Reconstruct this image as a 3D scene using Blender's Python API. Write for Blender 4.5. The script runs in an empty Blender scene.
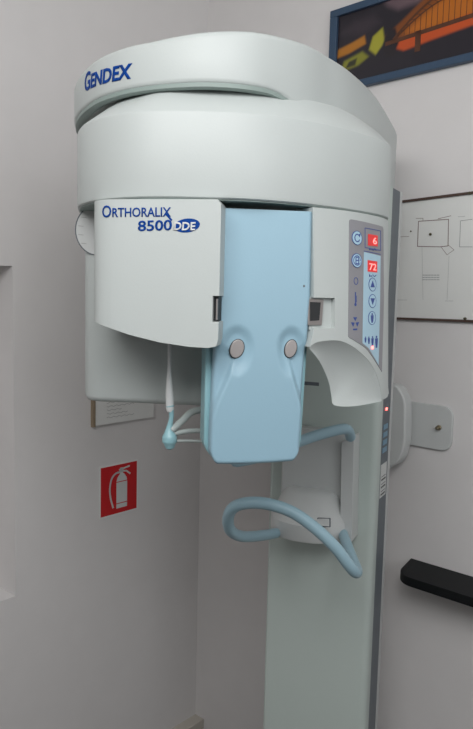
import bpy, bmesh, math, random
from mathutils import Vector, Matrix
C = bpy.context.scene
COL = C.collection
random.seed(4)
# ------------------------------------------------------------------ camera
FPX, W, H = 700.0, 473, 729
PITCH = math.atan(74 / FPX); ROLL = 0.0235
DZ = 0.36                                      # everything hangs from the eye line, this far above a 1.5 m eye
EYE = Vector((0, 0, 1.5 + DZ))
_r0 = Vector((1, 0, 0)); _f = Vector((0, math.cos(PITCH), -math.sin(PITCH))); _u0 = Vector((0, math.sin(PITCH), math.cos(PITCH)))
_r = _r0 * math.cos(ROLL) + _u0 * math.sin(ROLL)
_u = _u0 * math.cos(ROLL) - _r0 * math.sin(ROLL)
cd = bpy.data.cameras.new('camera'); cam = bpy.data.objects.new('camera', cd); COL.objects.link(cam)
cd.sensor_fit = 'VERTICAL'; cd.sensor_height = 36; cd.lens = 36 * FPX / H; cd.clip_start = 0.02
cam.matrix_world = Matrix(((_r.x, _u.x, -_f.x, EYE.x), (_r.y, _u.y, -_f.y, EYE.y), (_r.z, _u.z, -_f.z, EYE.z), (0, 0, 0, 1)))
C.camera = cam
# ------------------------------------------------------------------ world, lights, exposure
w = bpy.data.worlds.new('world'); C.world = w; w.use_nodes = True
w.node_tree.nodes['Background'].inputs[0].default_value = (0.75, 0.8, 0.9, 1); w.node_tree.nodes['Background'].inputs[1].default_value = 0.3
C.view_settings.view_transform = 'Standard'; C.view_settings.look = 'None'; C.view_settings.gamma = 1
C.view_settings.use_curve_mapping = False; C.view_settings.exposure = 0.03
def area(name, loc, target, size, energy, col=(1, 1, 1)):
    l = bpy.data.lights.new(name, 'AREA'); l.shape = 'RECTANGLE'; l.size, l.size_y = size; l.energy = energy; l.color = col
    o = bpy.data.objects.new(name, l); COL.objects.link(o); o.location = loc
    o.rotation_euler = (Vector(target) - Vector(loc)).to_track_quat('-Z', 'Y').to_euler()
area('ceiling_light', (-0.25, 0.0, 2.64 + DZ), (-0.1, 1.3, 1.7 + DZ), (1.7, 1.3), 48, (1, 0.99, 0.985))
area('window_light', (1.3, -0.7, 2.0 + DZ), (-0.3, 1.9, 1.8 + DZ), (1.4, 1.2), 14, (0.95, 0.975, 1))

# ------------------------------------------------------------------ geometry helpers
def ray(px, py):
    return (_f + _r * ((px - W / 2) / FPX) + _u * ((H / 2 - py) / FPX)).normalized()
def at(px, py, Y):
    d = ray(px, py); return EYE + d * (Y / d.y)
def atz(px, py, z):
    d = ray(px, py); return EYE + d * ((z - EYE.z) / d.z)
def smooth_path(pts, n=6, closed=False):
    pts = [Vector(p) for p in pts]; out = []; m = len(pts)
    for i in range(m if closed else m - 1):
        if closed: a, b, c, d = pts[i - 1], pts[i], pts[(i + 1) % m], pts[(i + 2) % m]
        else: a, b, c, d = pts[max(i - 1, 0)], pts[i], pts[i + 1], pts[min(i + 2, m - 1)]
        for k in range(n):
            t = k / n
            out.append(0.5 * ((2 * b) + (c - a) * t + (2 * a - 5 * b + 4 * c - d) * t * t + (3 * b - a - 3 * c + d) * t ** 3))
    if not closed: out.append(pts[-1])
    return out
class Surf:
    """vertical surface standing on a plan curve (left to right as seen from inside the room)"""
    def __init__(s, plan, n=1, lean=None):        # lean = (direction, slope, reference height): a wall that flares slightly downwards
        s.lean = lean
        p = [Vector((x, y)) for x, y in plan]
        s.p = smooth_path(p, n) if n > 1 else p
        s.L = [0]
        for a, b in zip(s.p, s.p[1:]): s.L.append(s.L[-1] + (b - a).length)
        s.nr = []
        m = len(s.p)
        for i in range(m):
            d = (s.p[min(i + 1, m - 1)] - s.p[max(i - 1, 0)]).normalized(); s.nr.append(Vector((d.y, -d.x)))
    def frame(s, t):
        m = len(s.p); i = 0
        while i < m - 2 and s.L[i + 1] < t: i += 1
        k = (t - s.L[i]) / (s.L[i + 1] - s.L[i]); kk = min(max(k, 0), 1)
        return s.p[i].lerp(s.p[i + 1], k) if 0 <= k <= 1 else s.p[i] + (s.p[i + 1] - s.p[i]) * k, (s.nr[i].lerp(s.nr[i + 1], kk)).normalized()
    def pt(s, t, z, off=0):
        p, n = s.frame(t); q = p + n * off
        if s.lean: q = q + s.lean[0] * (s.lean[1] * (s.lean[2] - z))
        return Vector((q.x, q.y, z))
    def hit(s, px, py):
        if not s.lean: return s.hit0(px, py)
        z = s.lean[2]; base = s.p
        for _ in range(8):
            s.p = [q + s.lean[0] * (s.lean[1] * (s.lean[2] - z)) for q in base]
            t, z = s.hit0(px, py)
        s.p = base; return (t, z)
    def hit0(s, px, py):
        d = ray(px, py); best = None; m = len(s.p) - 1
        for i in range(m):
            a, b = s.p[i], s.p[i + 1]; e = b - a
            den = d.x * e.y - d.y * e.x
            if abs(den) < 1e-9: continue
            k = (a.x * d.y - a.y * d.x) / den          # (a + k e) parallel to d
            t = (a.y + k * e.y) / d.y
            lo = -1e9 if i == 0 else -1e-6; hi = 1e9 if i == m - 1 else 1 + 1e-6
            if lo <= k <= hi and t > 0:
                if best is None or t < best[0]: best = (t, s.L[i] + k * e.length, EYE.z + t * d.z)
        if best is None:                       # the sight line just misses: take the silhouette point
            dn = d.xy.normalized(); i = min(range(m + 1), key=lambda k: abs(s.p[k].normalized().cross(dn)))
            t = s.p[i].length / d.xy.length; best = (t, s.L[i], EYE.z + t * d.z)
        return (best[1], best[2])
    def hp(s, px, py, off=0): return s.pt(*s.hit(px, py), off)

def finish(bm, name, m, parent=None, smooth=True, angle=35, bevel=0, segs=3, sub=0):
    bmesh.ops.remove_doubles(bm, verts=bm.verts, dist=1e-6)
    bmesh.ops.recalc_face_normals(bm, faces=bm.faces)
    me = bpy.data.meshes.new(name); bm.to_mesh(me); bm.free()
    me.materials.append(m)
    if smooth:
        for p in me.polygons: p.use_smooth = True
        me.set_sharp_from_angle(angle=math.radians(angle))
    o = bpy.data.objects.new(name, me); COL.objects.link(o)
    if bevel:
        b = o.modifiers.new('bevel', 'BEVEL'); b.width = bevel; b.segments = segs; b.limit_method = 'ANGLE'; b.angle_limit = math.radians(40)
        b.harden_normals = True
    if sub:
        b = o.modifiers.new('sub', 'SUBSURF'); b.levels = b.render_levels = sub
    if parent:
        par_off = world_loc(parent)
        for v in me.vertices: v.co -= par_off
        o.parent = parent
    return o
def world_loc(o):
    v = Vector((0, 0, 0))
    while o: v += o.location; o = o.parent
    return v
def recentre(o):
    """put a single-mesh thing's origin at the middle of its base"""
    me = o.data; lo = Vector([min(v.co[i] for v in me.vertices) for i in range(3)]); hi = Vector([max(v.co[i] for v in me.vertices) for i in range(3)])
    c = Vector(((lo.x + hi.x) / 2, (lo.y + hi.y) / 2, lo.z))
    for v in me.vertices: v.co -= c
    o.location = c
def tag(o, label=None, cat=None, group=None, kind=None):
    if label: o['label'] = label
    if cat: o['category'] = cat
    if group: o['group'] = group
    if kind: o['kind'] = kind
    return o
def empty(name, loc):
    o = bpy.data.objects.new(name, None); COL.objects.link(o); o.location = loc; o.empty_display_size = .05; return o
def prism(poly, off0, off1, surf, step=0.012):
    """polygon in (s,z) on a surface, from offset off0 to off1 (equal = flat)"""
    bm = bmesh.new()
    vs = [bm.verts.new((x, z, off1)) for x, z in poly]
    f = bm.faces.new(vs)
    if off0 != off1:
        r = bmesh.ops.extrude_face_region(bm, geom=[f])
        bmesh.ops.translate(bm, verts=[v for v in r['geom'] if isinstance(v, bmesh.types.BMVert)], vec=(0, 0, off0 - off1))
        try: bm.faces.new(vs)
        except ValueError: pass
    warp(bm, surf, step)
    return bm
def warp(bm, surf, step=0.012):
    if len(surf.p) > 2:
        xs = [v.co.x for v in bm.verts]; x = (math.floor(min(xs) / step) + 1) * step
        while x < max(xs):
            bmesh.ops.bisect_plane(bm, geom=bm.verts[:] + bm.edges[:] + bm.faces[:], plane_co=(x, 0, 0), plane_no=(1, 0, 0), dist=1e-6)
            x += step
    for v in bm.verts: v.co = surf.pt(v.co.x, v.co.y, v.co.z)
def join(bms):
    out = bmesh.new()
    for b in bms:
        me = bpy.data.meshes.new('t'); b.to_mesh(me); b.free(); out.from_mesh(me); bpy.data.meshes.remove(me)
    return out
def pxpoly(surf, pts): return [surf.hit(x, y) for x, y in pts]
def roundpoly(pts, r, n=4):
    out = []; m = len(pts)
    for i in range(m):
        a, b, c = Vector(pts[i - 1]), Vector(pts[i]), Vector(pts[(i + 1) % m])
        rr = r[i] if isinstance(r, (list, tuple)) else r
        rr = min(rr, (a - b).length * .49, (c - b).length * .49)
        if rr <= 1e-6: out.append(tuple(b)); continue
        p = b + (a - b).normalized() * rr; q = b + (c - b).normalized() * rr
        for k in range(n + 1):
            t = k / n; out.append(tuple(p * (1 - t) ** 2 + b * 2 * t * (1 - t) + q * t * t))
    return out
def rect(x0, y0, x1, y1): return [(x0, y0), (x1, y0), (x1, y1), (x0, y1)]
def ell(cx, cy, rx, ry, n=28, a0=0): return [(cx + rx * math.cos(a0 + 2 * math.pi * k / n), cy + ry * math.sin(a0 + 2 * math.pi * k / n)) for k in range(n)]
def stroke2d(pts, wd):
    """thin polygons following a 2d polyline"""
    polys = []
    for a, b in zip(pts, pts[1:]):
        a, b = Vector(a), Vector(b); d = (b - a)
        if d.length < 1e-9: continue
        d.normalize(); n = Vector((-d.y, d.x)) * wd / 2; e = d * wd * .3
        polys.append([tuple(a - n - e), tuple(b - n + e), tuple(b + n + e), tuple(a + n - e)])
    return polys
def decal(polys, surf, off, th=0.0004):
    return join([prism(p, off - th, off, surf) for p in polys])
def loft(rings, cap=True):
    bm = bmesh.new(); V = [[bm.verts.new(p) for p in r] for r in rings]; n = len(rings[0])
    for a, b in zip(V, V[1:]):
        for i in range(n): bm.faces.new((a[i], a[(i + 1) % n], b[(i + 1) % n], b[i]))
    if cap:
        for r in (V[0], V[-1]):
            try: bm.faces.new(r)
            except ValueError: pass
    return bm
def inset2(plan, d):
    """offset a closed 2d curve inwards"""
    m = len(plan); ar = sum(plan[i - 1].x * plan[i].y - plan[i].x * plan[i - 1].y for i in range(m)); sg = 1 if ar > 0 else -1
    out = []
    for i in range(m):
        t = (plan[(i + 1) % m] - plan[i - 1]).normalized(); out.append(plan[i] + Vector((-t.y, t.x)) * (d(plan[i]) if callable(d) else d) * sg)
    return out
def ring3(plan, z): return [Vector((p.x, p.y, z(p) if callable(z) else z)) for p in plan]
def tube(pts, r, n=14, sm=6, cap=True):
    P = smooth_path(pts, sm); bm = bmesh.new(); rings = []
    m = len(P); rr = r if callable(r) else (lambda t: r)
    up = Vector((0, 0, 1)); prev = None
    first = []
    for i, p in enumerate(P):
        d = (P[min(i + 1, m - 1)] - P[max(i - 1, 0)]).normalized()
        if prev is None:
            a = d.cross(up) if abs(d.dot(up)) < .95 else d.cross(Vector((0, 1, 0)))
            a.normalize()
        else:
            a = (prev - d * prev.dot(d)).normalized()
        prev = a; b = d.cross(a)
        R = rr(i / (m - 1))
        if i == 0 and cap:
            for q in (.3, .75): rings.append([p - d * R * math.sqrt(1 - q * q) * 1 + (a * math.cos(2 * math.pi * k / n) + b * math.sin(2 * math.pi * k / n)) * R * q for k in range(n)])
        rings.append([p + (a * math.cos(2 * math.pi * k / n) + b * math.sin(2 * math.pi * k / n)) * R for k in range(n)])
        if i == m - 1 and cap:
            for q in (.75, .3): rings.append([p + d * R * math.sqrt(1 - q * q) + (a * math.cos(2 * math.pi * k / n) + b * math.sin(2 * math.pi * k / n)) * R * q for k in range(n)])
    bm.free()
    return loft(rings)
def box_frame(o, ax, ay, az, sx, sy, sz):
    """box with corner-centre o and half sizes along given axes"""
    bm = bmesh.new(); V = []
    for i in (-1, 1):
        for j in (-1, 1):
            for k in (-1, 1): V.append(bm.verts.new(o + ax * sx * i + ay * sy * j + az * sz * k))
    for f in ((0, 1, 3, 2), (4, 6, 7, 5), (0, 4, 5, 1), (2, 3, 7, 6), (0, 2, 6, 4), (1, 5, 7, 3)): bm.faces.new([V[q] for q in f])
    return bm
def text2d(s, caps=False, shear=0, offset=0.0):
    cu = bpy.data.curves.new('txt', 'FONT'); cu.body = s; cu.shear = shear; cu.offset = offset; cu.resolution_u = 3; cu.small_caps_scale = 0.76
    if caps:
        for f in cu.body_format: f.use_small_caps = True
    o = bpy.data.objects.new('txt', cu); COL.objects.link(o)
    dg = bpy.context.evaluated_depsgraph_get(); me = bpy.data.meshes.new_from_object(o.evaluated_get(dg))
    bm = bmesh.new(); bm.from_mesh(me); bpy.data.objects.remove(o); bpy.data.curves.remove(cu); bpy.data.meshes.remove(me)
    return bm
def text_on(surf, s, a, b, hgt, off=.0009, **kw):
    """lettering from baseline point a to baseline point b ((s,z) pairs), capital height hgt in metres"""
    bm = text2d(s, **kw)
    xs = [v.co.x for v in bm.verts]; ys = [v.co.y for v in bm.verts]; x0, x1 = min(xs), max(xs); cap = 0.69
    for v in bm.verts:
        t = (v.co.x - x0) / (x1 - x0)
        v.co = (a[0] + (b[0] - a[0]) * t, a[1] + (b[1] - a[1]) * t + v.co.y / cap * hgt, off)
    r = bmesh.ops.extrude_face_region(bm, geom=bm.faces[:])
    bmesh.ops.translate(bm, verts=[v for v in r['geom'] if isinstance(v, bmesh.types.BMVert)], vec=(0, 0, -.0005))
    warp(bm, surf, .008)
    return bm

# ------------------------------------------------------------------ materials
def mat(name, col, rough=.5, noise=0.0, nscale=60, bump=0.0, metal=0, emit=None, estr=0, spec=None, coat=0):
    m = bpy.data.materials.new(name); m.use_nodes = True; nt = m.node_tree; b = nt.nodes['Principled BSDF']
    b.inputs['Base Color'].default_value = (*col, 1); b.inputs['Roughness'].default_value = rough; b.inputs['Metallic'].default_value = metal
    if spec is not None: b.inputs['Specular IOR Level'].default_value = spec
    if coat: b.inputs['Coat Weight'].default_value = coat
    tc = nt.nodes.new('ShaderNodeTexCoord'); n = nt.nodes.new('ShaderNodeTexNoise'); n.inputs['Scale'].default_value = nscale; n.inputs['Detail'].default_value = 4
    nt.links.new(tc.outputs['Object'], n.inputs['Vector'])
    if noise:
        r = nt.nodes.new('ShaderNodeMix'); r.data_type = 'RGBA'
        r.inputs['A'].default_value = (*[c * (1 - noise) for c in col], 1); r.inputs['B'].default_value = (*[min(1, c * (1 + noise)) for c in col], 1)
        nt.links.new(n.outputs['Fac'], r.inputs['Factor']); nt.links.new(r.outputs['Result'], b.inputs['Base Color'])
    if bump:
        bp = nt.nodes.new('ShaderNodeBump'); bp.inputs['Strength'].default_value = bump; bp.inputs['Distance'].default_value = .001
        nt.links.new(n.outputs['Fac'], bp.inputs['Height']); nt.links.new(bp.outputs['Normal'], b.inputs['Normal'])
    if emit: b.inputs['Emission Color'].default_value = (*emit, 1); b.inputs['Emission Strength'].default_value = estr
    return m
M = dict(
    wall=mat('painted_plaster', (.70, .685, .68), .9, .03, 12, .25, spec=.2),
    ceil=mat('ceiling_paint', (.7, .69, .68), .95, .02, 10, spec=.1),
    floor=mat('floor_tile', (.13, .12, .11), .5, .1, 8),
    shell=mat('pale_green_white_plastic', (.50, .54, .53), .45, .012, 300, .12),
    shell2=mat('white_plastic', (.56, .58, .575), .4, .01, 300, .08),
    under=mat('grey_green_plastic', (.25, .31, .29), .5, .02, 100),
    column=mat('column_paint', (.50, .57, .54), .45, .015, 200, .05),
    blue=mat('light_blue_plastic', (.29, .46, .56), .4, .012, 300, .1),
    teal=mat('teal_blue_plastic', (.28, .50, .55), .35, .02, 80),
    tubeblue=mat('blue_tube_plastic', (.33, .50, .58), .35, .02, 80),
    rubber=mat('dark_recess', (.02, .022, .024), .6, .1, 50),
    metal=mat('brushed_steel', (.40, .37, .36), .42, .05, 200, metal=.85),
    rail=mat('dark_grey_rail', (.13, .15, .17), .5, .1, 60),
    ink=mat('blue_ink', (.0, .045, .25), .6, .03, 100, spec=.15),
    panelgrey=mat('grey_membrane', (.27, .27, .29), .45, .03, 100),
    panelblue=mat('pale_blue_membrane', (.42, .62, .74), .4, .02, 100),
    navy=mat('navy_print', (.03, .07, .30), .5, .03, 100),
    dispred=mat('red_display', (.4, .01, .01), .3, .02, 100, emit=(.9, .02, .02), estr=.4),
    digit=mat('lit_digit', (1, .3, .3), .3, .02, 100, emit=(1, .22, .2), estr=1.5),
    led=mat('red_led', (1, .2, .2), .3, .02, 100, emit=(1, .12, .1), estr=5),
    cyanled=mat('blue_indicator', (.15, .3, .42), .3, .1, 100),
    paper=mat('paper', (.74, .75, .73), .8, .03, 20),
    brown=mat('dark_wood', (.07, .04, .03), .55, .2, 40),
    redbrown=mat('faded_plan_line', (.22, .16, .15), .8, .1, 40),
    greyline=mat('faint_grey_line', (.36, .37, .37), .8, .1, 40),
    nail=mat('nail_metal', (.10, .09, .05), .4, .1, 100, metal=.6),
    brass=mat('bolt_metal', (.36, .31, .22), .35, .1, 100, metal=.9),
    red=mat('sign_red', (.55, .008, .012), .5, .03, 60),
    white=mat('sign_white', (.62, .64, .63), .5, .03, 60),
    black=mat('black_laminate', (.004, .005, .006), .55, .1, 60, spec=.25),
    frame=mat('blue_frame_paint', (.035, .07, .125), .5, .12, 80),
    barcode=mat('barcode_print', (.08, .08, .09), .6, .1, 60),
    trim=mat('cable_duct_plastic', (.5, .47, .42), .5, .03, 60),
    tan=mat('light_wood', (.28, .22, .15), .6, .1, 60),
    under2=mat('grey_plastic', (.42, .47, .46), .4, .02, 80),
    cordwhite=mat('translucent_white_plastic', (.66, .68, .68), .3, .02, 80),
)
# picture print colours
for k, c in dict(art_night=(.012, .010, .018), art_cloud=(.14, .10, .12), art_orange=(.75, .18, .015), art_deep=(.42, .06, .01), art_red=(.65, .09, .015), art_yellow=(.55, .42, .02), art_line=(.09, .03, .012), art_amber=(.6, .3, .02)).items():
    M[k] = mat(k.replace('art_', 'print_'), c, .4, .35, 14, coat=.2)

# ------------------------------------------------------------------ room
A = math.radians(42)
UR = Vector((math.cos(A), -math.sin(A), 0)); VL = Vector((-math.sin(A), -math.cos(A), 0)); UP = Vector((0, 0, 1))
CORNER = Vector((-.137, 2.743, 0)); RW, RL, RH = 4.2, 4.2, 2.75 + DZ
PR = CORNER + UR * RW; PLft = CORNER + VL * RL; PB = PR + VL * RL
right = Surf([CORNER.xy, PR.xy]); left = Surf([PLft.xy, CORNER.xy])
def struct(name, bm, m, **k): return tag(finish(bm, name, m, smooth=False, **k), kind='structure')
def slab(poly, z0, z1):
    bm = bmesh.new(); a = [bm.verts.new((p.x, p.y, z0)) for p in poly]; b = [bm.verts.new((p.x, p.y, z1)) for p in poly]
    bm.faces.new(a); bm.faces.new(b)
    for i in range(4): bm.faces.new((a[i], a[(i + 1) % 4], b[(i + 1) % 4], b[i]))
    return bm
plan4 = [CORNER, PR, PB, PLft]
struct('floor', slab(plan4, -.1, 0), M['floor']); struct('ceiling', slab(plan4, RH, RH + .1), M['ceil'])
struct('wall_right', prism(rect(-.12, 0, RW + .12, RH), -.12, 0, right), M['wall'])
struct('wall_front', prism(rect(0, 0, RL, RH), -.12, 0, Surf([PR.xy, PB.xy])), M['wall'])
struct('wall_back', prism(rect(-.12, 0, RW + .12, RH), -.12, 0, Surf([PB.xy, PLft.xy])), M['wall'])
# left wall with its niche
sn, zt = left.hit(12.5, 266); sb, zb = left.hit(14, 597); s0 = sn - 1.15; DN = .16
bm = join([prism(rect(0, 0, s0, RH), -.3, 0, left), prism(rect(sn, 0, RL + .0, RH), -.3, 0, left),
           prism(rect(s0, 0, sn, zb), -.3, 0, left), prism(rect(s0, zt, sn, RH), -.3, 0, left), prism(rect(s0, zb, sn, zt), -.3, -DN, left)])
struct('wall_left', bm, M['wall'])

# ------------------------------------------------------------------ the X-ray machine
AX = Vector((.34, .94, 0)).normalized()      # from the front of the machine back to its column
SX = Vector((AX.y, -AX.x, 0))                # to the right along the column front
_a = at(263, 700, 1.98); A0 = Vector((_a.x, _a.y, 0))
mach = empty('panoramic_xray_machine', tuple(A0 + SX * .16 + AX * .09))
tag(mach, 'tall white dental panoramic x-ray machine with light blue plate and blue handles', 'x-ray machine')
# column
HCOL = 1.78 + DZ
CAX = Vector((.42, .907, 0)).normalized(); CSX = Vector((CAX.y, -CAX.x, 0))
_b = ray(366, 700); CW = (_b.x / _b.y * A0.y - A0.x) / (CSX.x - _b.x / _b.y * CSX.y)
def cpl(x, y): p = A0 + CSX * x + CAX * y; return (p.x, p.y)
colplan = [Vector(p) for p in roundpoly([cpl(0, 0), cpl(CW, 0), cpl(CW, .045), cpl(0, .045)], [.012, .03, .001, .01], 8)]
finish(loft([ring3(colplan, .03), ring3(colplan, HCOL)]), 'column', M['column'], mach)
railplan = [Vector(cpl(*p)) for p in ((.02, .045), (CW - .002, .045), (CW + .002, .125), (.02, .125))]
rail = finish(loft([ring3(railplan, .03), ring3(railplan, HCOL)]), 'side_rail', M['rail'], mach)
backplan = [Vector(cpl(*p)) for p in ((.01, .125), (CW + .003, .125), (CW + .003, .15), (.01, .15))]
finish(loft([ring3(backplan, .03), ring3(backplan, HCOL)]), 'column_back_panel', M['shell2'], mach)
baseplan = [Vector(p) for p in roundpoly([cpl(-.0, -.0), cpl(CW, 0), cpl(CW, .19), cpl(0, .19)], .02)]
finish(loft([ring3(baseplan, 0), ring3(baseplan, .03)]), 'base_plate', M['column'], mach)
side = Surf([cpl(CW - .002, .045), cpl(CW + .002, .125)])
def onside(px, py): return side.hit(px, py)
zl = [side.hit(380, y)[1] for y in (466, 498, 406, 418, 425, 455)]
finish(prism(rect(.012, zl[1], .068, zl[0]), 0, .0012, side), 'data_label', M['white'], rail)
finish(join([prism(rect(.018, zl[1] + .006 + k * .0105, .060, zl[1] + .0105 + k * .0105 - .003 * (k % 2)), .001, .0016, side) for k in range(6)]), 'label_print', M['barcode'], rail)
finish(prism(ell(.04, (zl[2] + zl[3]) / 2, .007, .004), 0, .002, side), 'indicator_led', M['led'], rail)
finish(join([prism(rect(.02, zl[5] + k * .022, .06, zl[5] + k * .022 + .014), 0, .0012, side) for k in range(4)]), 'status_strip', M['cyanled'], rail)
colfront = Surf([cpl(0, 0), cpl(CW, 0)])
finish(prism(pxpoly(colfront, [(300, 381), (319, 382.5), (319, 386), (300, 384.5)]), -.002, .0012, colfront), 'column_slot', M['rail'], mach)

# wall bracket
plate_s = pxpoly(right, [(404, 403), (455, 404), (455, 450), (404, 445)])
zlo, zhi = (plate_s[2][1] + plate_s[3][1]) / 2, (plate_s[0][1] + plate_s[1][1]) / 2
br = finish(prism(roundpoly([(plate_s[0][0], zlo), (plate_s[1][0], zlo), (plate_s[1][0], zhi), (plate_s[0][0], zhi)], [0, .035, .035, 0], 6), .0, .012, right), 'wall_bracket', M['shell2'], mach, bevel=.002)
arm_surf = Surf([(CORNER + VL * .07).xy, (CORNER + VL * .07 + UR * RW).xy])
finish(prism(roundpoly(pxpoly(arm_surf, [(366, 384), (396, 384), (405, 399), (405, 440), (400, 462), (366, 480)]), [0, .02, .02, .02, .03, 0], 5), -.045, 0, arm_surf), 'bracket_cover', M['shell2'], mach, bevel=.006)
bs = right.hit(441, 427)
bolt = finish(prism(ell(bs[0], bs[1], .0085, .0085, 6), .011, .019, right), 'bolt', M['brass'], br, bevel=.001)
finish(prism(ell(bs[0], bs[1], .004, .004, 12), .019, .032, right), 'bolt_tip', M['brass'], br, bevel=.0008)

# overhead ring cover
HB, HT = at(160, 196.5, 1.19).z, at(160, 109, 1.19).z
ringpts = [(-.366, 1.62), (-.356, 1.53), (-.326, 1.435), (-.275, 1.335), (-.222, 1.268), (-.172, 1.224), (-.108, 1.188), (-.05, 1.170), (.01, 1.180), (.06, 1.212), (.11, 1.260), (.155, 1.325), (.21, 1.41), (.288, 1.57), (.366, 1.78), (.415, 1.93), (.41, 2.0), (.37, 2.06), (.2, 2.12), (.10, 2.10), (-.03, 1.97), (-.22, 1.83), (-.33, 1.73)]
ringpts = [(x * k, y * k) for x, y in ringpts for k in [1 + .03 * max(0, min(1, (x + .26) / .22))]]
RP = smooth_path([Vector(p) for p in ringpts], 6, True)
def dropz(p): t = max(0, min(1, (p.x - .04) / .20)); return t * t * (3 - 2 * t)
ZRL, ZRH = at(200, 81.5, 1.20).z, at(200, 34.5, 1.20).z
zl0 = lambda p: ZRL - .078 * dropz(p)
zh0 = lambda p: ZRH + .027 * max(0, min(1, (p.x + .16) / .3))
rings = [ring3(inset2(RP, .018), lambda p: zl0(p) + .012), ring3(inset2(RP, .018), lambda p: zl0(p) + .001), ring3(inset2(RP, .004), zl0), ring3(inset2(RP, .001), lambda p: zl0(p) + .003), ring3(RP, lambda p: zl0(p) + .008),
         ring3(RP, lambda p: zh0(p) - .012), ring3(inset2(RP, .0025), lambda p: zh0(p) - .005), ring3(inset2(RP, .008), lambda p: zh0(p) - .001), ring3(inset2(RP, .02), zh0)]
ring = finish(loft(rings), 'overhead_cover', M['shell'], mach, angle=50)
RT = inset2(RP, .0035)
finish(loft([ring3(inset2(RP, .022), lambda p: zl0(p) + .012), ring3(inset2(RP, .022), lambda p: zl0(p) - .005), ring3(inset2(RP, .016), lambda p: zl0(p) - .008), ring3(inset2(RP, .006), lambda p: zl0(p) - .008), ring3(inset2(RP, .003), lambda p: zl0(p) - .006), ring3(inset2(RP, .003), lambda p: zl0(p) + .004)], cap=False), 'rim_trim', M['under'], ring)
ringsurf = Surf(ringpts[:16], 6)
a = ringsurf.hit(85, 91.5); b = ringsurf.hit(132.5, 78)
zz = (a[1] + b[1]) / 2
finish(text_on(ringsurf, 'Gendex', (a[0], a[1]), (b[0], b[1]), .031, caps=True, shear=.12, offset=.026), 'maker_lettering', M['ink'], ring, smooth=False)
# neck between ring and hood
cc = Vector((-.02, 1.54))
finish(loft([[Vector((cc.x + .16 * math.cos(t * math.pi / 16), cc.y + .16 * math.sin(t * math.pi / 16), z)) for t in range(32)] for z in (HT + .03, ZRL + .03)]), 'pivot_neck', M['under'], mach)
# hood
hoodpts = [(-.338, 1.55), (-.328, 1.44), (-.298, 1.33), (-.236, 1.243), (-.147, 1.195), (.007, 1.195), (.13, 1.25), (.22, 1.325), (.282, 1.40), (.308, 1.475), (.312, 1.60), (.28, 1.73), (.18, 1.84), (0, 1.87), (-.18, 1.82), (-.30, 1.70)]
def kin(p): return 1 - .62 * _ss(.18, .30, p.x)
def kz(p): return 1 - .9 * _ss(.16, .32, p.x)
def _ss(a, b, x): t = max(0, min(1, (x - a) / (b - a))); return t * t * (3 - 2 * t)
HP = smooth_path([Vector(p) for p in hoodpts], 6, True)
rings = [ring3(inset2(HP, .03), HB + .012), ring3(inset2(HP, .028), HB), ring3(inset2(HP, .004), HB - .001), ring3(inset2(HP, .001), HB + .001), ring3(HP, HB + .005), ring3(HP, HT - .006),
         ring3(inset2(HP, .001), HT - .002), ring3(inset2(HP, .005), HT + .003), ring3(inset2(HP, lambda p: (.048 + .016 * _ss(-.12, -.22, p.x)) * kin(p)), lambda p: HT + .006 + .042 * kz(p)), ring3(inset2(HP, lambda p: (.048 + .016 * _ss(-.12, -.22, p.x)) * kin(p) + .012), lambda p: HT + .009 + .045 * kz(p)), ring3(inset2(HP, .11), lambda p: HT + .010 + .045 * kz(p))]
hood = finish(loft(rings), 'rotating_hood', M['shell'], mach, angle=24)
finish(loft([ring3(inset2(HP, .006), HB - .003), ring3(inset2(HP, .006), HB + .006)]), 'shaded_hood_underside', M['under'], hood)  # darker plate: the shade beneath the hood is put into its colour

# left cover (with lettering)
ZC = HB - .005
lplan = [(-.262, 1.34), (-.2595, 1.28), (-.252, 1.235), (-.236, 1.212), (-.20, 1.197), (-.11, 1.180), (-.028, 1.168)]
lsurf = Surf(lplan, 8)
sR = lsurf.hit(220, 260)[0]; sL = 0.0
low = pxpoly(lsurf, [(96, 322), (110, 328), (130, 335), (160, 342.5), (190, 347), (208, 348), (216, 346.5)])
poly = [(sL, ZC), (sL, low[0][1] + .002)] + low + [(sR - .0005, low[-1][1] + .012)]
nt0 = lsurf.hit(220, 322)[1]; nt1 = lsurf.hit(220, 296)[1]
poly += [(sR, nt0), (sR - .011, nt0), (sR - .011, nt1), (sR, nt1), (sR, ZC - .008), (sR - .006, ZC)]
lcov = finish(prism(poly, -.055, 0, lsurf), 'left_cover', M['shell'], mach, bevel=.006, segs=4)
finish(prism(rect(sR - .0125, nt0 + .001, sR - .003, nt1 - .001), -.05, -.012, lsurf), 'latch_slot', M['rubber'], lcov)
finish(prism(rect(sR - .006, nt0 + .003, sR - .0035, nt1 - .005), -.012, -.006, lsurf), 'latch', M['metal'], lcov)
a, b = lsurf.hit(102.5, 217.5), lsurf.hit(171, 216.5)
finish(text_on(lsurf, 'Orthoralix', a, b, .0195, caps=True, offset=.012), 'model_lettering', M['ink'], lcov, smooth=False)
finish(join([prism(p, .0002, .0009, lsurf) for p in stroke2d([lsurf.hit(166.5, 214.5), lsurf.hit(171.5, 220)], .0032)]), 'lettering_tail', M['ink'], lcov, smooth=False)
a, b = lsurf.hit(138, 231), lsurf.hit(172, 230)
finish(text_on(lsurf, '8500', a, b, .0165, offset=.02), 'number_lettering', M['ink'], lcov, smooth=False)
c0 = lsurf.hit(187, 225.5)
finish(prism([(c0[0] + .0215 * math.cos(t) + .004 * math.sin(t), c0[1] + .0115 * math.sin(t)) for t in [k * math.pi / 16 for k in range(32)]], 0, .0008, lsurf), 'logo_oval', M['ink'], lcov)
a, b = (c0[0] - .0225, c0[1] - .0075), (c0[0] + .015, c0[1] - .0075)
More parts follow.
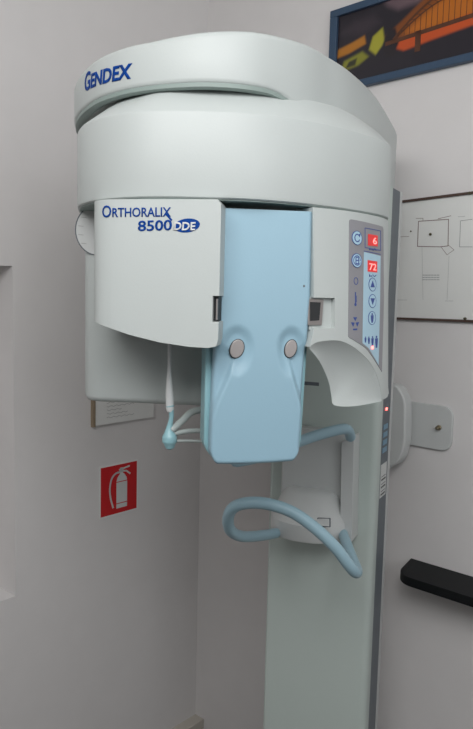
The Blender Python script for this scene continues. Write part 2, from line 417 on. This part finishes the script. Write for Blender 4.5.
finish(text_on(lsurf, 'DDE', a, b, .0125, off=.0016, offset=.03, shear=.1), 'logo_lettering', M['white'], lcov, smooth=False)

# disc at the left of the cover
dsurf = Surf([(-.45, 1.44), (-.2, 1.39)])
dc = dsurf.hit(98, 230)
disc = finish(prism(ell(dc[0], dc[1], .048, .05, 40), -.012, 0, dsurf), 'side_disc', M['shell2'], mach, bevel=.002)
finish(join([prism(p, -.006, .0008, dsurf) for p in stroke2d(ell(dc[0], dc[1], .0475, .0495, 40) + [ell(dc[0], dc[1], .0475, .0495, 40)[0]], .002)]), 'disc_seam', M['rail'], disc)
finish(join([prism(p, 0, .0008, dsurf) for k in range(4) for p in stroke2d([(dc[0] - .044 + abs(k - 1.5) * .006, dc[1] - .026 + k * .017), (dc[0] - .034 + abs(k - 1.5) * .006, dc[1] - .027 + k * .017)], .0012)]), 'disc_tick_marks', M['greyline'], disc)

# tube head behind the left cover
tp = [Vector(p) for p in roundpoly([(-.322, 1.41), (-.03, 1.38), (.04, 1.72), (-.24, 1.76)], .05, 8)]
zbt = at(150, 403, 1.42).z
finish(loft([ring3(inset2(tp, .02), zbt), ring3(inset2(tp, .006), zbt + .003), ring3(tp, zbt + .014), ring3(tp, HB + .01)]), 'tube_head', M['shell'], mach, angle=50)

# right housing with scoop
rplan = [(.128, 1.246), (.165, 1.268), (.21, 1.303), (.252, 1.352), (.283, 1.40), (.302, 1.45), (.3095, 1.50), (.310, 1.56)]
rs = Surf(rplan, 8, (SX.xy, .045, HB))
arc = [(309.5, 347), (318, 342), (337, 340.5), (350, 345), (362, 354), (371, 364), (377, 376), (380.5, 389), (382, 400)]
arcp = [tuple(p) for p in smooth_path([Vector(q) for q in pxpoly(rs, arc)], 4)]
sE = rs.L[-1]; sS = rs.hit(313.5, 250)[0]
ntl = pxpoly(rs, [(335, 298), (335, 328)])
poly = [(sS, ZC), (sS, ntl[0][1]), (ntl[0][0] - .0, ntl[0][1]), (ntl[1][0], ntl[1][1]), (sS, ntl[1][1])] + [(max(q[0], sS - .010), q[1]) for q in arcp] + [(arcp[-1][0] + .3 * (sE - arcp[-1][0]), arcp[-1][1]), (arcp[-1][0] + .7 * (sE - arcp[-1][0]), arcp[-1][1] + .006), (sE, arcp[-1][1] + .018), (sE, ZC)]
rh = finish(prism(poly, -.05, 0, rs), 'control_housing', M['shell'], mach, bevel=.0035, segs=3)
lower = [(309.5, 349), (318, 359), (324, 370), (329, 383), (331.5, 396), (334, 405), (350, 406.5), (368, 404), (382, 401)]
lower = [tuple(p) for p in smooth_path([Vector(q) for q in lower], 4)]
bm = bmesh.new()
NB = 8; rows = []
for k in range(NB + 1):
    t = k / NB; row = []
    for i, (q, l) in enumerate(zip(arcp, lower)):
        lo = rs.hit(*l); e = math.sin(math.pi * i / (len(arcp) - 1))
        depth = -.055 * e * (1 - (1 - t) ** 2) ** 1.0 - .001
        p = rs.pt(q[0] + (lo[0] - q[0]) * t, q[1] + (lo[1] - q[1]) * t, 0)
        rr = (p - EYE); n = rs.frame(q[0])[1]
        # push the point back along the line of the housing depth, keeping it a real concave scoop
        p = EYE + rr * (1 + (-depth) / 1.35)
        row.append(p)
    rows.append([bm.verts.new(p) for p in row])
back = [bm.verts.new(v.co + AX * .09 + Vector((0, 0, .004))) for v in rows[-1]]; rows.append(back)
topb = [bm.verts.new(v.co + AX * .10) for v in rows[0]]; rows.append(topb)
for a_, b_ in zip(rows, rows[1:]):
    for i in range(len(a_) - 1): bm.faces.new((a_[i], a_[i + 1], b_[i + 1], b_[i]))
for i in range(len(rows[0]) - 1): bm.faces.new((rows[-1][i], rows[-1][i + 1], rows[0][i + 1], rows[0][i]))
for e in (0, -1):
    bm.faces.new([r[e] for r in rows])
finish(bm, 'lower_scoop', M['shell'], rh, angle=50)
# recess behind the latch notch
rec = finish(prism([(sS - .004, ntl[1][1] - .003), (ntl[0][0] + .003, ntl[1][1] - .003), (ntl[0][0] + .003, ntl[0][1] + .003), (sS - .004, ntl[0][1] + .003)], -.04, -.010, rs), 'latch_recess', M['shell'], rh)
q = pxpoly(rs, [(310, 298.5), (326, 299.5), (324, 325.5), (310, 325.5)])
qq = pxpoly(rs, [(312, 302), (322.5, 302.5), (321, 320.5), (312, 321)])
finish(prism(q, -.02, -.006, rs), 'latch', M['metal'], rh, bevel=.001)
finish(prism(qq, -.02, -.0052, rs), 'latch_opening', M['rubber'], rh)

# control panel
cpn = finish(prism(roundpoly(pxpoly(rs, [(349, 219), (383, 227), (383.5, 300), (381.5, 372), (366, 348), (348, 337)]), [.006, .008, 0, .001, .012, .003], 5), 0, .001, rs), 'control_panel', M['panelgrey'], rh)
def pd(polys, off, name, m, parent=rh): return finish(join([prism(p, .0005, off, rs, .006) for p in polys]), name, m, parent, smooth=False)
def psh(px, off, name, m, rnd=0): return pd([roundpoly(pxpoly(rs, px), rnd)], off, name, m)
psh([(363.5, 252), (380, 256), (379.5, 300), (378, 365), (368, 348), (362, 343)], .0013, 'display_field', M['panelblue'], .001)
line = pxpoly(rs, [(364.5, 228), (380, 231), (380, 250.5), (364.5, 247.5), (364.5, 228)])
line2 = pxpoly(rs, [(363.5, 251), (380, 254.5)])
pd(stroke2d(line, .0012) + stroke2d(line2, .0012), .0015, 'field_outline', M['navy'])
for (x0, y0, x1, y1, tx) in ((367.5, 234, 377, 246.5, '6'), (367, 260, 376.5, 272.5, '72')):
    d = psh([(x0, y0), (x1, y0 + 1.6), (x1, y1), (x0, y1 - 1.0)], .0018, 'display', M['dispred'])
    a, b = rs.hit(x0 + (4.6 if len(tx) == 1 else 1.4), y1 - 2.6), rs.hit(x1 - 1.3, y1 - 2)
    finish(text_on(rs, tx, a, b, .0125, off=.0024), 'digit', M['digit'], rh, smooth=False)
for (x, y, tx) in ((368.5, 250, 'mA'), (368.5, 276.5, 'kV')):
    finish(text_on(rs, tx, rs.hit(x, y), rs.hit(x + 7.5, y + .6), .004, off=.0016, offset=.02), 'unit_lettering', M['navy'], rh, smooth=False)
def key(px, py, rx, m, icon):
    s_, z_ = rs.hit(px, py); r = .0125; K = 1.5
    k = pd([ell(s_, z_, r * 1.2, r, 24)], .0018, 'key', m)
    e = ell(s_, z_, r * 1.2, r, 24); pd(stroke2d(e + [e[0]], .001) + [[(s_ + (a_ - s_) * K * 1.2, z_ + (b_ - z_) * K) for a_, b_ in pp] for pp in icon(s_, z_)], .0021, 'key_symbol', M['navy'])
def i_c(s, z): e = ell(s, z, .0042, .0045, 14, .9)[:12]; return stroke2d(e, .0013) + [[(s + .001, z + .004), (s + .006, z + .006), (s + .004, z + .001)]]
def i_b(s, z): return stroke2d([(s - .002, z - .004), (s - .002, z + .004), (s + .002, z + .004), (s + .003, z), (s - .002, z), (s + .003, z), (s + .002, z - .004), (s - .002, z - .004)], .0012) + stroke2d(ell(s, z, .0058, .0058, 16), .0008)
def i_up(s, z): return [[(s - .005, z - .0035), (s + .005, z - .0035), (s, z + .005)]]
def i_dn(s, z): return [[(s - .005, z + .0035), (s, z - .005), (s + .005, z + .0035)]]
def person(s, z, h): return [ell(s, z + h * .42, h * .15, h * .10, 10), [(s - h * .26, z + h * .3), (s - h * .24, z - h * .05), (s - h * .13, z - h * .5), (s + h * .13, z - h * .5), (s + h * .24, z - h * .05), (s + h * .26, z + h * .3)]]
key(356.5, 238, 5, M['panelblue'], i_c); key(356.3, 260.5, 5, M['panelblue'], i_b)
key(371.8, 284.5, 5, M['panelblue'], i_up); key(371.8, 301, 5, M['panelblue'], i_dn); key(371.3, 318, 5, M['panelblue'], lambda s, z: person(s, z, .012))
s_, z_ = rs.hit(355.5, 281); e = ell(s_, z_, .006, .0062, 20)
pd(stroke2d(e + [e[0]], .0011), .0015, 'lamp_outline', M['navy'])
s_, z_ = rs.hit(355, 299); pd(stroke2d([(s_, z_ - .009), (s_, z_ + .012)], .0022) + [ell(s_, z_ - .010, .003, .003, 12)] + stroke2d([(s_ + .003, z_ - .006), (s_ + .003, z_ + .006)], .0008), .0015, 'temperature_symbol', M['navy'])
s_, z_ = rs.hit(354.7, 322)
pd([[(s_ + .002 * math.cos(t), z_ + .002 * math.sin(t)), (s_ + .012 * math.cos(t - .5), z_ + .010 * math.sin(t - .5)), (s_ + .012 * math.cos(t + .5), z_ + .010 * math.sin(t + .5))] for t in (math.pi / 2, math.pi * 7 / 6, math.pi * 11 / 6)] + [rect(s_ - .006, z_ - .015, s_ + .006, z_ - .012)], .0015, 'radiation_symbol', M['navy'])
for px, h in ((364.8, .011), (368.2, .014), (371.8, .018), (375.8, .023)):
    s_, z_ = rs.hit(px, 339 + (px - 365) * .15); pd(person(s_, z_ - h * .1, h), .0017, 'patient_size_symbol', M['navy'])
s_, z_ = rs.hit(371.5, 347.5); pd([ell(s_, z_, .003, .003, 14)], .003, 'indicator_led', M['led'])

# light blue plate
pl = Surf([(-.0245, 1.214), (.135, 1.244)])
bp = Surf([tuple(pl.pt(0, 0, -.035).xy), tuple(pl.pt(pl.L[-1], 0, -.035).xy)])
def lx(y): return 222 + (217.5 - 222) * (y - 206) / 100 if y < 306 else 217.5 + (210.5 - 217.5) * min(1, (y - 306) / 134)
def rx(y): return 313 + (311 - 313) * (y - 206) / 90 if y < 296 else 311 + (300 - 311) * min(1, (y - 296) / 150)
def sstep(a, b, x): t = max(0, min(1, (x - a) / (b - a))); return t * t * (3 - 2 * t)
NU, NV = 60, 150; bm = bmesh.new(); G = []
for j in range(NV + 1):
    v = j / NV; row = []
    for i in range(NU + 1):
        u = i / NU
        e = abs(2 * u - 1)
        ybot = 466 - 3.5 * u - 12 * max(0, (e - .82) / .18) ** 2.2 - 1.5 * e * e
        ytop = 208 + 3.6 * u
        y = ytop + (ybot - ytop) * v
        x = lx(y) + (rx(y) - lx(y)) * u
        h = 0.0
        # facets below the two round pads
        xl = 239 + (215 - 239) * (y - 358) / 55; k = sstep(0, 6, xl - x) * sstep(335, 358, y)
        xr = 286 + (303 - 286) * (y - 356) / 60; k2 = sstep(0, 5, x - xr) * sstep(335, 358, y)
        h -= .011 * max(k, k2)
        for (cx, cy, r1, r2) in ((237.5, 347, 14, 18), (291.5, 348, 12, 18)):
            d = math.hypot((x - cx) / r1, (y - cy) / (r2 if y < cy else r2 * 1.35)); h = min(h, -.0065 * (1 - sstep(.6, 1.3, d)) if d < 1.3 else h)
        ed = min(x - lx(y), rx(y) - x, ybot - y) / 3.5
        if ed < 1: h -= .006 * (1 - math.sqrt(max(0, 1 - (1 - ed) ** 2)))
        s, z = pl.hit(x, y); row.append(bm.verts.new(pl.pt(s, z, h)))
    G.append(row)
for j in range(NV):
    for i in range(NU): bm.faces.new((G[j][i], G[j][i + 1], G[j + 1][i + 1], G[j + 1][i]))
bnd = [e for e in bm.edges if e.is_boundary]
r = bmesh.ops.extrude_edge_only(bm, edges=bnd)
nb = Vector((*pl.frame(.05)[1], 0))
bmesh.ops.translate(bm, verts=[v for v in r['geom'] if isinstance(v, bmesh.types.BMVert)], vec=-nb * .028)
be = [e for e in bm.edges if e.is_boundary]; bmesh.ops.edgeloop_fill(bm, edges=be)
plate = finish(bm, 'sensor_plate', M['blue'], mach, angle=60)
# rear half of the blue casing
out = [(213, 209), (212, 300), (205.5, 345), (203.5, 442), (206, 450), (213, 459), (225, 462), (290, 458), (299, 449), (301, 440), (308, 330), (310, 212.5)]
finish(prism(pxpoly(bp, out), -.05, .003, bp), 'rear_casing', M['teal'], plate, bevel=.004)
for (cx, cy, ax_, ay) in ((237.5, 349, 7.0, 9.3), (291.5, 349, 6.0, 9.0)):
    c_ = pl.hit(cx, cy); hx = abs(pl.hit(cx + ax_, cy)[0] - c_[0]); hz = ay * 1.22 / 700
    e = [(c_[0] + hx * math.cos(t) + .0022 * math.sin(t), c_[1] + hz * math.sin(t)) for t in [k * math.pi / 18 for k in range(36)]]
    finish(prism([(c_[0] + (p[0] - c_[0]) * 1.09, c_[1] + (p[1] - c_[1]) * 1.07) for p in e], -.010, -.0055, pl), 'button_seam', M['rubber'], plate)
    finish(prism(e, -.008, -.0038, pl), 'button', M['metal'], plate, bevel=.0012)
c_ = pl.hit(304, 286); finish(prism(ell(*c_, .0018, .0022, 12), -.001, .0006, pl), 'screw', M['rail'], plate)
c_ = bp.hit(247, 460); finish(prism(roundpoly(rect(c_[0] - .011, c_[1] - .009, c_[0] + .014, c_[1] + .01), .006), -.03, -.012, bp), 'plate_tab', M['blue'], plate, bevel=.002)

# thin post hanging from the left cover, with blue holder and grey arms
Y = 1.33
post = finish(tube([at(169.5, 335, Y), at(169.5, 360, Y), at(169.3, 385, Y), at(170, 409, Y)], lambda t: .0035 + .0045 * sstep(.35, .9, t)), 'head_support_post', M['cordwhite'], mach)
finish(tube([at(170, 406, Y), at(171.5, 416, Y), at(169.5, 428, Y), at(169.5, 436, Y), at(169.7, 444, Y)], lambda t: .0085 - .004 * math.sin(min(1, t * 1.7) * math.pi) + .006 * sstep(.55, .8, t) - .003 * sstep(.9, 1, t)), 'post_tip', M['teal'], post)
for pts, rr in (([at(173, 429, Y), at(183, 420, Y + .02), at(192, 412, Y + .04), at(206, 409, Y + .06)], .007), ([at(172, 434, Y), at(190, 431, Y + .02), at(208, 431, Y + .04)], .005), ([at(174, 441, Y), at(192, 441, Y + .02), at(208, 442, Y + .04)], .0028)):
    finish(tube(pts, rr), 'temple_arm', M['under2'], post)

# carriage on the column
def cblk(x0, x1, y0, y1, z0, z1, r=.01, dz=0):
    p = [Vector(q) for q in roundpoly([cpl(x0, -y1), cpl(x1, -y1), cpl(x1, -y0), cpl(x0, -y0)], [r, r, .001, .001], 6)]
    return loft([ring3(inset2(p, .002), z0), ring3(p, z0 + .003), ring3(p, z1 - .003), ring3(inset2(p, .002), z1)])
csu = Surf([cpl(0, -.05), cpl(CW, -.05)])
def cz(y, px=330): return csu.hit(px, y)[1]
carriage = finish(cblk(.05, .245, .0, .04, cz(505), cz(432)), 'carriage', M['shell2'], mach, angle=50)
q = pxpoly(csu, [(343, 441), (355, 435), (353, 541), (341, 537)])
finish(prism(roundpoly(q, .004), -.05, .012, csu), 'carriage_rib', M['shell2'], mach, bevel=.008, segs=4)
# chin rest base: D shaped
sx0, sx1 = csu.hit(270, 520)[0], csu.hit(349, 520)[0]; cx = (sx0 + sx1) / 2; hw = (sx1 - sx0) / 2
def dplan(k, kd): return [Vector(cpl(cx + hw * k * math.cos(t), -(.0 + .135 * kd * abs(math.sin(t)) ** .75))) for t in [math.pi * j / 24 for j in range(25)]]
zA, zB, zC = cz(538), cz(519), cz(492)
chin = finish(loft([ring3(dplan(.90, .88), zA), ring3(dplan(.98, .98), zA + .005), ring3(dplan(1, 1), zA + .014), ring3(dplan(1, 1), zB - .003), ring3(dplan(.98, .97), zB), ring3(dplan(.72, .62), zC - .01), ring3(dplan(.60, .5), zC)]), 'chin_rest_base', M['shell2'], mach, angle=50)
lab = Surf([(at(318, 522, 1.80).x, 1.80), (at(331, 522, 1.765).x, 1.765)])
fr = [(lab.hit(*p)) for p in ((317.5, 518), (329.5, 518.5), (329.5, 527), (317.5, 526))]
finish(join([prism(p, -.004, 0, lab) for p in stroke2d(fr + [fr[0]], .0012)]), 'label_frame', M['rail'], chin)
# handles
loop = [at(276, 533, 1.84), at(262, 535.5, 1.78), at(243, 536.5, 1.70), at(231, 531, 1.64), at(228, 519, 1.60), at(233, 508, 1.57), at(247, 503, 1.55), at(268, 504, 1.54), at(292, 512, 1.535), at(315, 528, 1.53), at(335, 547, 1.53), at(348, 564, 1.54), at(355, 572, 1.56), at(356.5, 570, 1.60), at(352, 558, 1.68), at(347, 545, 1.75), at(343, 534, 1.82)]
finish(tube(loop, .0138, 16), 'grab_handle', M['tubeblue'], mach, angle=60)
up = [at(236, 461.5, 1.58), at(258, 457, 1.60), at(285, 447, 1.64), at(312, 437, 1.68), at(333, 431, 1.71), at(344, 429, 1.73), at(348.5, 431, 1.75), at(350.5, 437, 1.775)]
finish(tube(up, .0135, 16), 'upper_handle', M['tubeblue'], mach, angle=60)

# ------------------------------------------------------------------ left wall: sign, framed notice, duct
sg = pxpoly(left, [(100.5, 468.5), (136.5, 460.5), (135.5, 508), (100, 517.5)])
x0, x1 = sg[0][0], sg[1][0]; z1 = (sg[0][1] + sg[1][1]) / 2; z0 = (sg[2][1] + sg[3][1]) / 2; dw = .006; wd = x1 - x0; ht = z1 - z0
sc = left.pt((x0 + x1) / 2, z0, 0)
sign = empty('fire_extinguisher_sign', tuple(sc))
tag(sign, 'square red sign with a white fire extinguisher symbol on the left wall', 'sign')
finish(prism(roundpoly(rect(x0 - dw, z0 - dw, x1 + dw, z1 + dw), .004), .0, .002, left), 'backing', M['paper'], sign)
finish(prism(rect(x0, z0, x1, z1), .002, .0026, left), 'red_field', M['red'], sign)
def S(u, v): return (x0 + wd * u, z0 + ht * v)
body = [S(*p) for p in [(.42, .10), (.72, .10), (.72, .64), (.70, .72), (.64, .79), (.60, .82), (.60, .87), (.52, .87), (.52, .81), (.45, .74), (.42, .66)]]
hose = [S(*p) for p in [(.52, .84), (.40, .83), (.29, .74), (.24, .55), (.26, .35), (.33, .14)]]
hose = [tuple(p) for p in smooth_path([Vector(p) for p in hose], 5)]
finish(decal([body] + [stroke2d([S(.42, .62), S(.72, .62)], .003)[0]][:0] + stroke2d(hose, .007) + stroke2d([S(.50, .89), S(.78, .93)], .006) + stroke2d([S(.58, .86), S(.70, .84), S(.80, .77)], .006) + [[S(.50, .84), S(.62, .84), S(.60, .93), S(.52, .93)]], left, .0032), 'extinguisher_symbol', M['white'], sign, smooth=False)
for v_ in (.645, .20): finish(decal(stroke2d([S(.42, v_), S(.72, v_)], .003), left, .0036), 'symbol_line', M['red'], sign, smooth=False)

nt_ = pxpoly(left, [(93, 380), (152, 372), (152, 417), (94, 424.5)])
x0, x1 = nt_[0][0], nt_[1][0]; z1 = nt_[0][1]; z0 = (nt_[2][1] + nt_[3][1]) / 2
no = empty('framed_notice', tuple(left.pt((x0 + x1) / 2, z0, 0)))
tag(no, 'small framed white notice with faint writing half hidden behind the machine', 'framed notice')
finish(prism(rect(x0, z0, x1, z1), 0, .012, left), 'sheet', M['paper'], no)
finish(prism(rect(x0 - .009, z0 - .004, x0, z1 + .004), 0, .015, left), 'frame_side', M['tan'], no)
ls = []
for k in range(7):
    z = z0 + .022 + k * .013; xs = x0 + .05
    pts = [(xs + i * .007, z + .0022 * math.sin(i * 1.9 + k)) for i in range(int(18 - (k % 3) * 4))]
    ls += stroke2d(pts, .0014)
finish(decal(ls, left, .0126), 'handwriting', M['greyline'], no, smooth=False)

d0 = left.hit(197, 713)
dct = finish(prism(roundpoly([(d0[0] - .14, d0[1] - .04), (d0[0] - .0, d0[1] - .04), (d0[0] + .0, d0[1]), (d0[0] - .14, d0[1])], .002), 0, .05, left), 'cable_duct', M['trim'], bevel=.003)
recentre(dct); tag(dct, 'pale plastic cable duct low on the left wall near the room corner', 'cable duct')

# ------------------------------------------------------------------ right wall: picture, plan, shelf
# picture
pc = pxpoly(right, [(331.5, 14), (480, -20), (480, 57), (333, 97)])
psf = right
x0 = right.hit(333, 40)[0]; x1 = right.hit(520, 20)[0]; z0 = right.hit(400, 79)[1]; z1 = right.hit(333, 11)[1]
pic = empty('framed_picture', tuple(right.pt((x0 + x1) / 2, z0, 0)))
tag(pic, 'wide blue framed picture of an arched bridge against an orange sunset sky', 'picture')
ROT = .045
def PR_(u, v): return (x0 + (x1 - x0) * u + 0, z0 + (z1 - z0) * v + ROT * (x1 - x0) * (u - .5) * .6)
fw = .085
bars = [[PR_(0, 0), PR_(1, 0), PR_(1, fw), PR_(0, fw)], [PR_(0, 1 - fw), PR_(1, 1 - fw), PR_(1, 1), PR_(0, 1)], [PR_(0, fw), PR_(.045, fw), PR_(.045, 1 - fw), PR_(0, 1 - fw)], [PR_(.955, fw), PR_(1, fw), PR_(1, 1 - fw), PR_(.955, 1 - fw)]]
for bpoly in bars: finish(prism(bpoly, 0, .022, psf), 'frame_bar', M['frame'], pic, bevel=.002)
def inside(u, v, poly):
    """signed distance to a polygon in print space (positive inside); u is stretched to the print's proportions"""
    K = 2.6; c = False; dm = 9; p = Vector((u * K, v)); m = len(poly)
    for i in range(m):
        a_, b_ = Vector((poly[i - 1][0] * K, poly[i - 1][1])), Vector((poly[i][0] * K, poly[i][1]))
        if (a_.y > p.y) != (b_.y > p.y) and p.x < (b_.x - a_.x) * (p.y - a_.y) / (b_.y - a_.y) + a_.x: c = not c
        e = b_ - a_; t = max(0, min(1, (p - a_).dot(e) / e.dot(e))); dm = min(dm, (p - a_ - e * t).length)
    return dm if c else -dm
LAY = [([(.30, .96), (.34, .86), (.40, .78), (.55, .80), (.60, .95)], (.13, .085, .10), .10), ([(.05, .70), (.14, .80), (.26, .80), (.3, .7), (.2, .62)], (.035, .025, .035), .14),
       ([(.33, .52), (.42, .64), (.50, .76), (.60, .90), (.66, 1.0), (1, 1.0), (1, .40), (.60, .40), (.45, .42)], (.20, .055, .008), .05),
       ([(.44, .50), (.52, .62), (.62, .74), (.76, .82), (1, .84), (1, .50), (.70, .46), (.50, .46)], (.46, .13, .008), .12),
       ([(.385, .36), (.42, .45), (.60, .47), (1, .56), (1, .42), (.6, .34), (.44, .30)], (.52, .075, .012), .04),
       ([(.24, .42), (.26, .56), (.315, .63), (.33, .46), (.28, .34)], (.36, .34, .03), .04),
       ([(.07, .24), (.09, .36), (.20, .42), (.24, .34), (.18, .27)], (.22, .22, .02), .05),
       ([(.045, .42), (.05, .52), (.14, .56), (.21, .60), (.22, .50), (.12, .44)], (.42, .16, .012), .04),
       ([(.10, .27), (.12, .34), (.17, .36), (.16, .28)], (.03, .03, .012), .03),
       ([(.34, .26), (.32, .44), (.345, .60), (.39, .58), (.41, .40), (.385, .28)], (.014, .010, .014), .04)]
def paint(u, v):
    c = Vector((.014, .011, .018))
    for poly, col_, soft in LAY:
        c = c.lerp(Vector(col_), sstep(-soft / 2, soft / 2, inside(u, v, poly)))
    return c
bm = bmesh.new(); lay = bm.verts.layers.float_color.new('print'); NX, NY = 130, 56; GG = []; cols = {}
for j in range(NY + 1):
    row = []
    for i in range(NX + 1):
        u, v = .04 + .92 * i / NX, fw * .8 + (1 - 1.6 * fw) * j / NY
        q = PR_(u, v); vt = bm.verts.new(psf.pt(q[0], q[1], .012)); row.append(vt)
        cols[len(cols)] = paint(u, v)
    GG.append(row)
bm.verts.ensure_lookup_table()
for k_, c_ in cols.items(): bm.verts[k_][lay] = (*c_, 1)
for j in range(NY):
    for i in range(NX): bm.faces.new((GG[j][i], GG[j][i + 1], GG[j + 1][i + 1], GG[j + 1][i]))
bk = [bm.verts.new(psf.pt(*PR_(u, v), .003)) for u, v in ((.04, fw * .8), (.96, fw * .8), (.96, 1 - fw * .8), (.04, 1 - fw * .8))]; bm.faces.new(bk[::-1])
nt = M['art_night'].node_tree; at_ = nt.nodes.new('ShaderNodeAttribute'); at_.attribute_name = 'print'
M['print'] = M['art_night'].copy(); M['print'].name = 'sunset_print'
nt = M['print'].node_tree; at_ = [n_ for n_ in nt.nodes if n_.type == 'ATTRIBUTE'][0]; nt.links.new(at_.outputs['Color'], nt.nodes['Principled BSDF'].inputs['Base Color'])
nt.nodes['Principled BSDF'].inputs['Roughness'].default_value = .35
art = finish(bm, 'print', M['print'], pic)
def artp(name, polys, m, off): finish(join([prism(p, .0119, off, psf) for p in polys]), name, m, art, smooth=False)
def bl(pts): return [PR_(*p) for p in pts]
def arch(h, y): return [PR_(.38 + .58 * t, y + h * math.sin(math.pi * (.08 + .75 * t))) for t in [k / 20 for k in range(21)]]
a1, a2 = arch(.50, .34), arch(.42, .34)
br_l = stroke2d(a1, .006) + stroke2d(a2, .004)
for k in range(0, 20): br_l += stroke2d([a1[k], a2[k + 1]], .0022) + stroke2d([a2[k], (a2[k][0], min(a2[k][1], PR_(.5, .47)[1]))], .0016)
br_l += stroke2d([PR_(.34, .43), PR_(.96, .50)], .012)
br_l += [bl([(.50, .25), (.53, .25), (.53, .48), (.50, .48)])]
artp('bridge', br_l, M['art_line'], .0127)

# floor plan print
p_ = pxpoly(right, [(385, 204), (480, 192), (480, 322.5), (385, 318)])
x0 = right.hit(375, 300)[0]; x1 = right.hit(540, 300)[0]
plan_o = empty('floor_plan_print', tuple(right.pt((x0 + x1) / 2, right.hit(392, 318)[1], 0)))
tag(plan_o, 'large pale room plan drawing with thin dark wooden rails behind the machine', 'floor plan')
def rq(px, py): return right.hit(px, py)
zTl, zTr = rq(394, 203)[1], rq(473, 193)[1]; zBl, zBr = rq(392, 318)[1], rq(473, 321)[1]
sA, sB = rq(394, 203)[0], rq(473, 193)[0]
def zT(s): return zTl + (zTr - zTl) * (s - sA) / (sB - sA)
def zB_(s): return zBl + (zBr - zBl) * (s - sA) / (sB - sA)
finish(prism([(x0, zB_(x0)), (x1, zB_(x1)), (x1, zT(x1)), (x0, zT(x0))], 0.002, .006, right), 'sheet', M['paper'], plan_o)
for zf in (zT, zB_): finish(prism([(x0, zf(x0) - .004), (x1, zf(x1) - .004), (x1, zf(x1) + .003), (x0, zf(x0) + .003)], 0, .012, right), 'hanging_rail', M['brown'], plan_o)
def ln(pts, wd=.0018): return stroke2d(pxpoly(right, pts), wd)
finish(decal(ln([(418.5, 246.5), (419.5, 221.5), (449.5, 219.5), (449, 246), (441, 247), (418.5, 246.5)], .0022) + ln([(439, 219), (452, 216)], .0015) + ln([(417, 218.5), (424, 218.5), (424, 221)], .0012) + ln([(442, 247), (448, 255), (455, 250), (449, 245)], .0012) + ln([(401, 237), (410, 236.5)], .0012), right, .0066), 'room_outline', M['redbrown'], plan_o, smooth=False)
finish(decal(ln([(473, 247), (460.5, 247), (461.5, 221), (473, 219.5)], .0018) + ln([(459, 217), (466, 216.5)], .001) + ln([(423, 247), (424, 300)], .0006) + ln([(450, 256), (448, 300)], .0006) + ln([(398, 300), (408, 300)], .001) + ln([(446, 301), (454, 301)], .001), right, .0066), 'faint_outline', M['greyline'], plan_o, smooth=False)
tx = []
for r_ in range(3):
    for k in range(6):
        a_ = right.hit(423.5 + k * 2.9, 275.2 + r_ * 2.3); b_ = right.hit(425.6 + k * 2.9, 275.2 + r_ * 2.3); tx += stroke2d([a_, b_], .0022)
finish(decal(tx, right, .0066), 'plan_caption', M['greyline'], plan_o, smooth=False)
for (x, y, r_, par) in ((431.5, 234.5, .004, 1), (412, 231.5, .0022, 1), (471.5, 193.5, .004, 1), (466.5, 318.5, .0035, 1)):
    c_ = right.hit(x, y); finish(prism(ell(*c_, r_, r_, 12), .002, .0145 if y > 300 or y < 200 else .009, right), 'pin', M['nail'], plan_o)

# black shelf
b1 = right.hit(411, 558); b2 = right.hit(473, 572)
zs = b1[1]
n = Vector((*right.frame(1)[1], 0))
c1 = right.hit(411, 558)[0]
ft = atz(398, 574, zs)                                # front left corner on the shelf top
dd = (ft - Vector((*right.p[0], 0))).xy.dot(n.xy)
sF = (ft - Vector((*right.p[0], 0))).xy.dot(UR.xy)
P = [(c1, 0), (sF - .012, dd - .03), (sF + .02, dd), (c1 + .9, dd), (c1 + .9, 0)]
P = roundpoly(P, [0, .02, .025, .02, 0], 6)
def W3(s, o, z): q = CORNER + UR * s + n * o; return Vector((q.x, q.y, z))
sh = finish(loft([[W3(s, o, zs - .027) for s, o in P], [W3(s, o, zs) for s, o in P]]), 'wall_shelf', M['black'], bevel=.002)
recentre(sh); tag(sh, 'black narrow shelf with rounded corner mounted on the right wall', 'shelf')
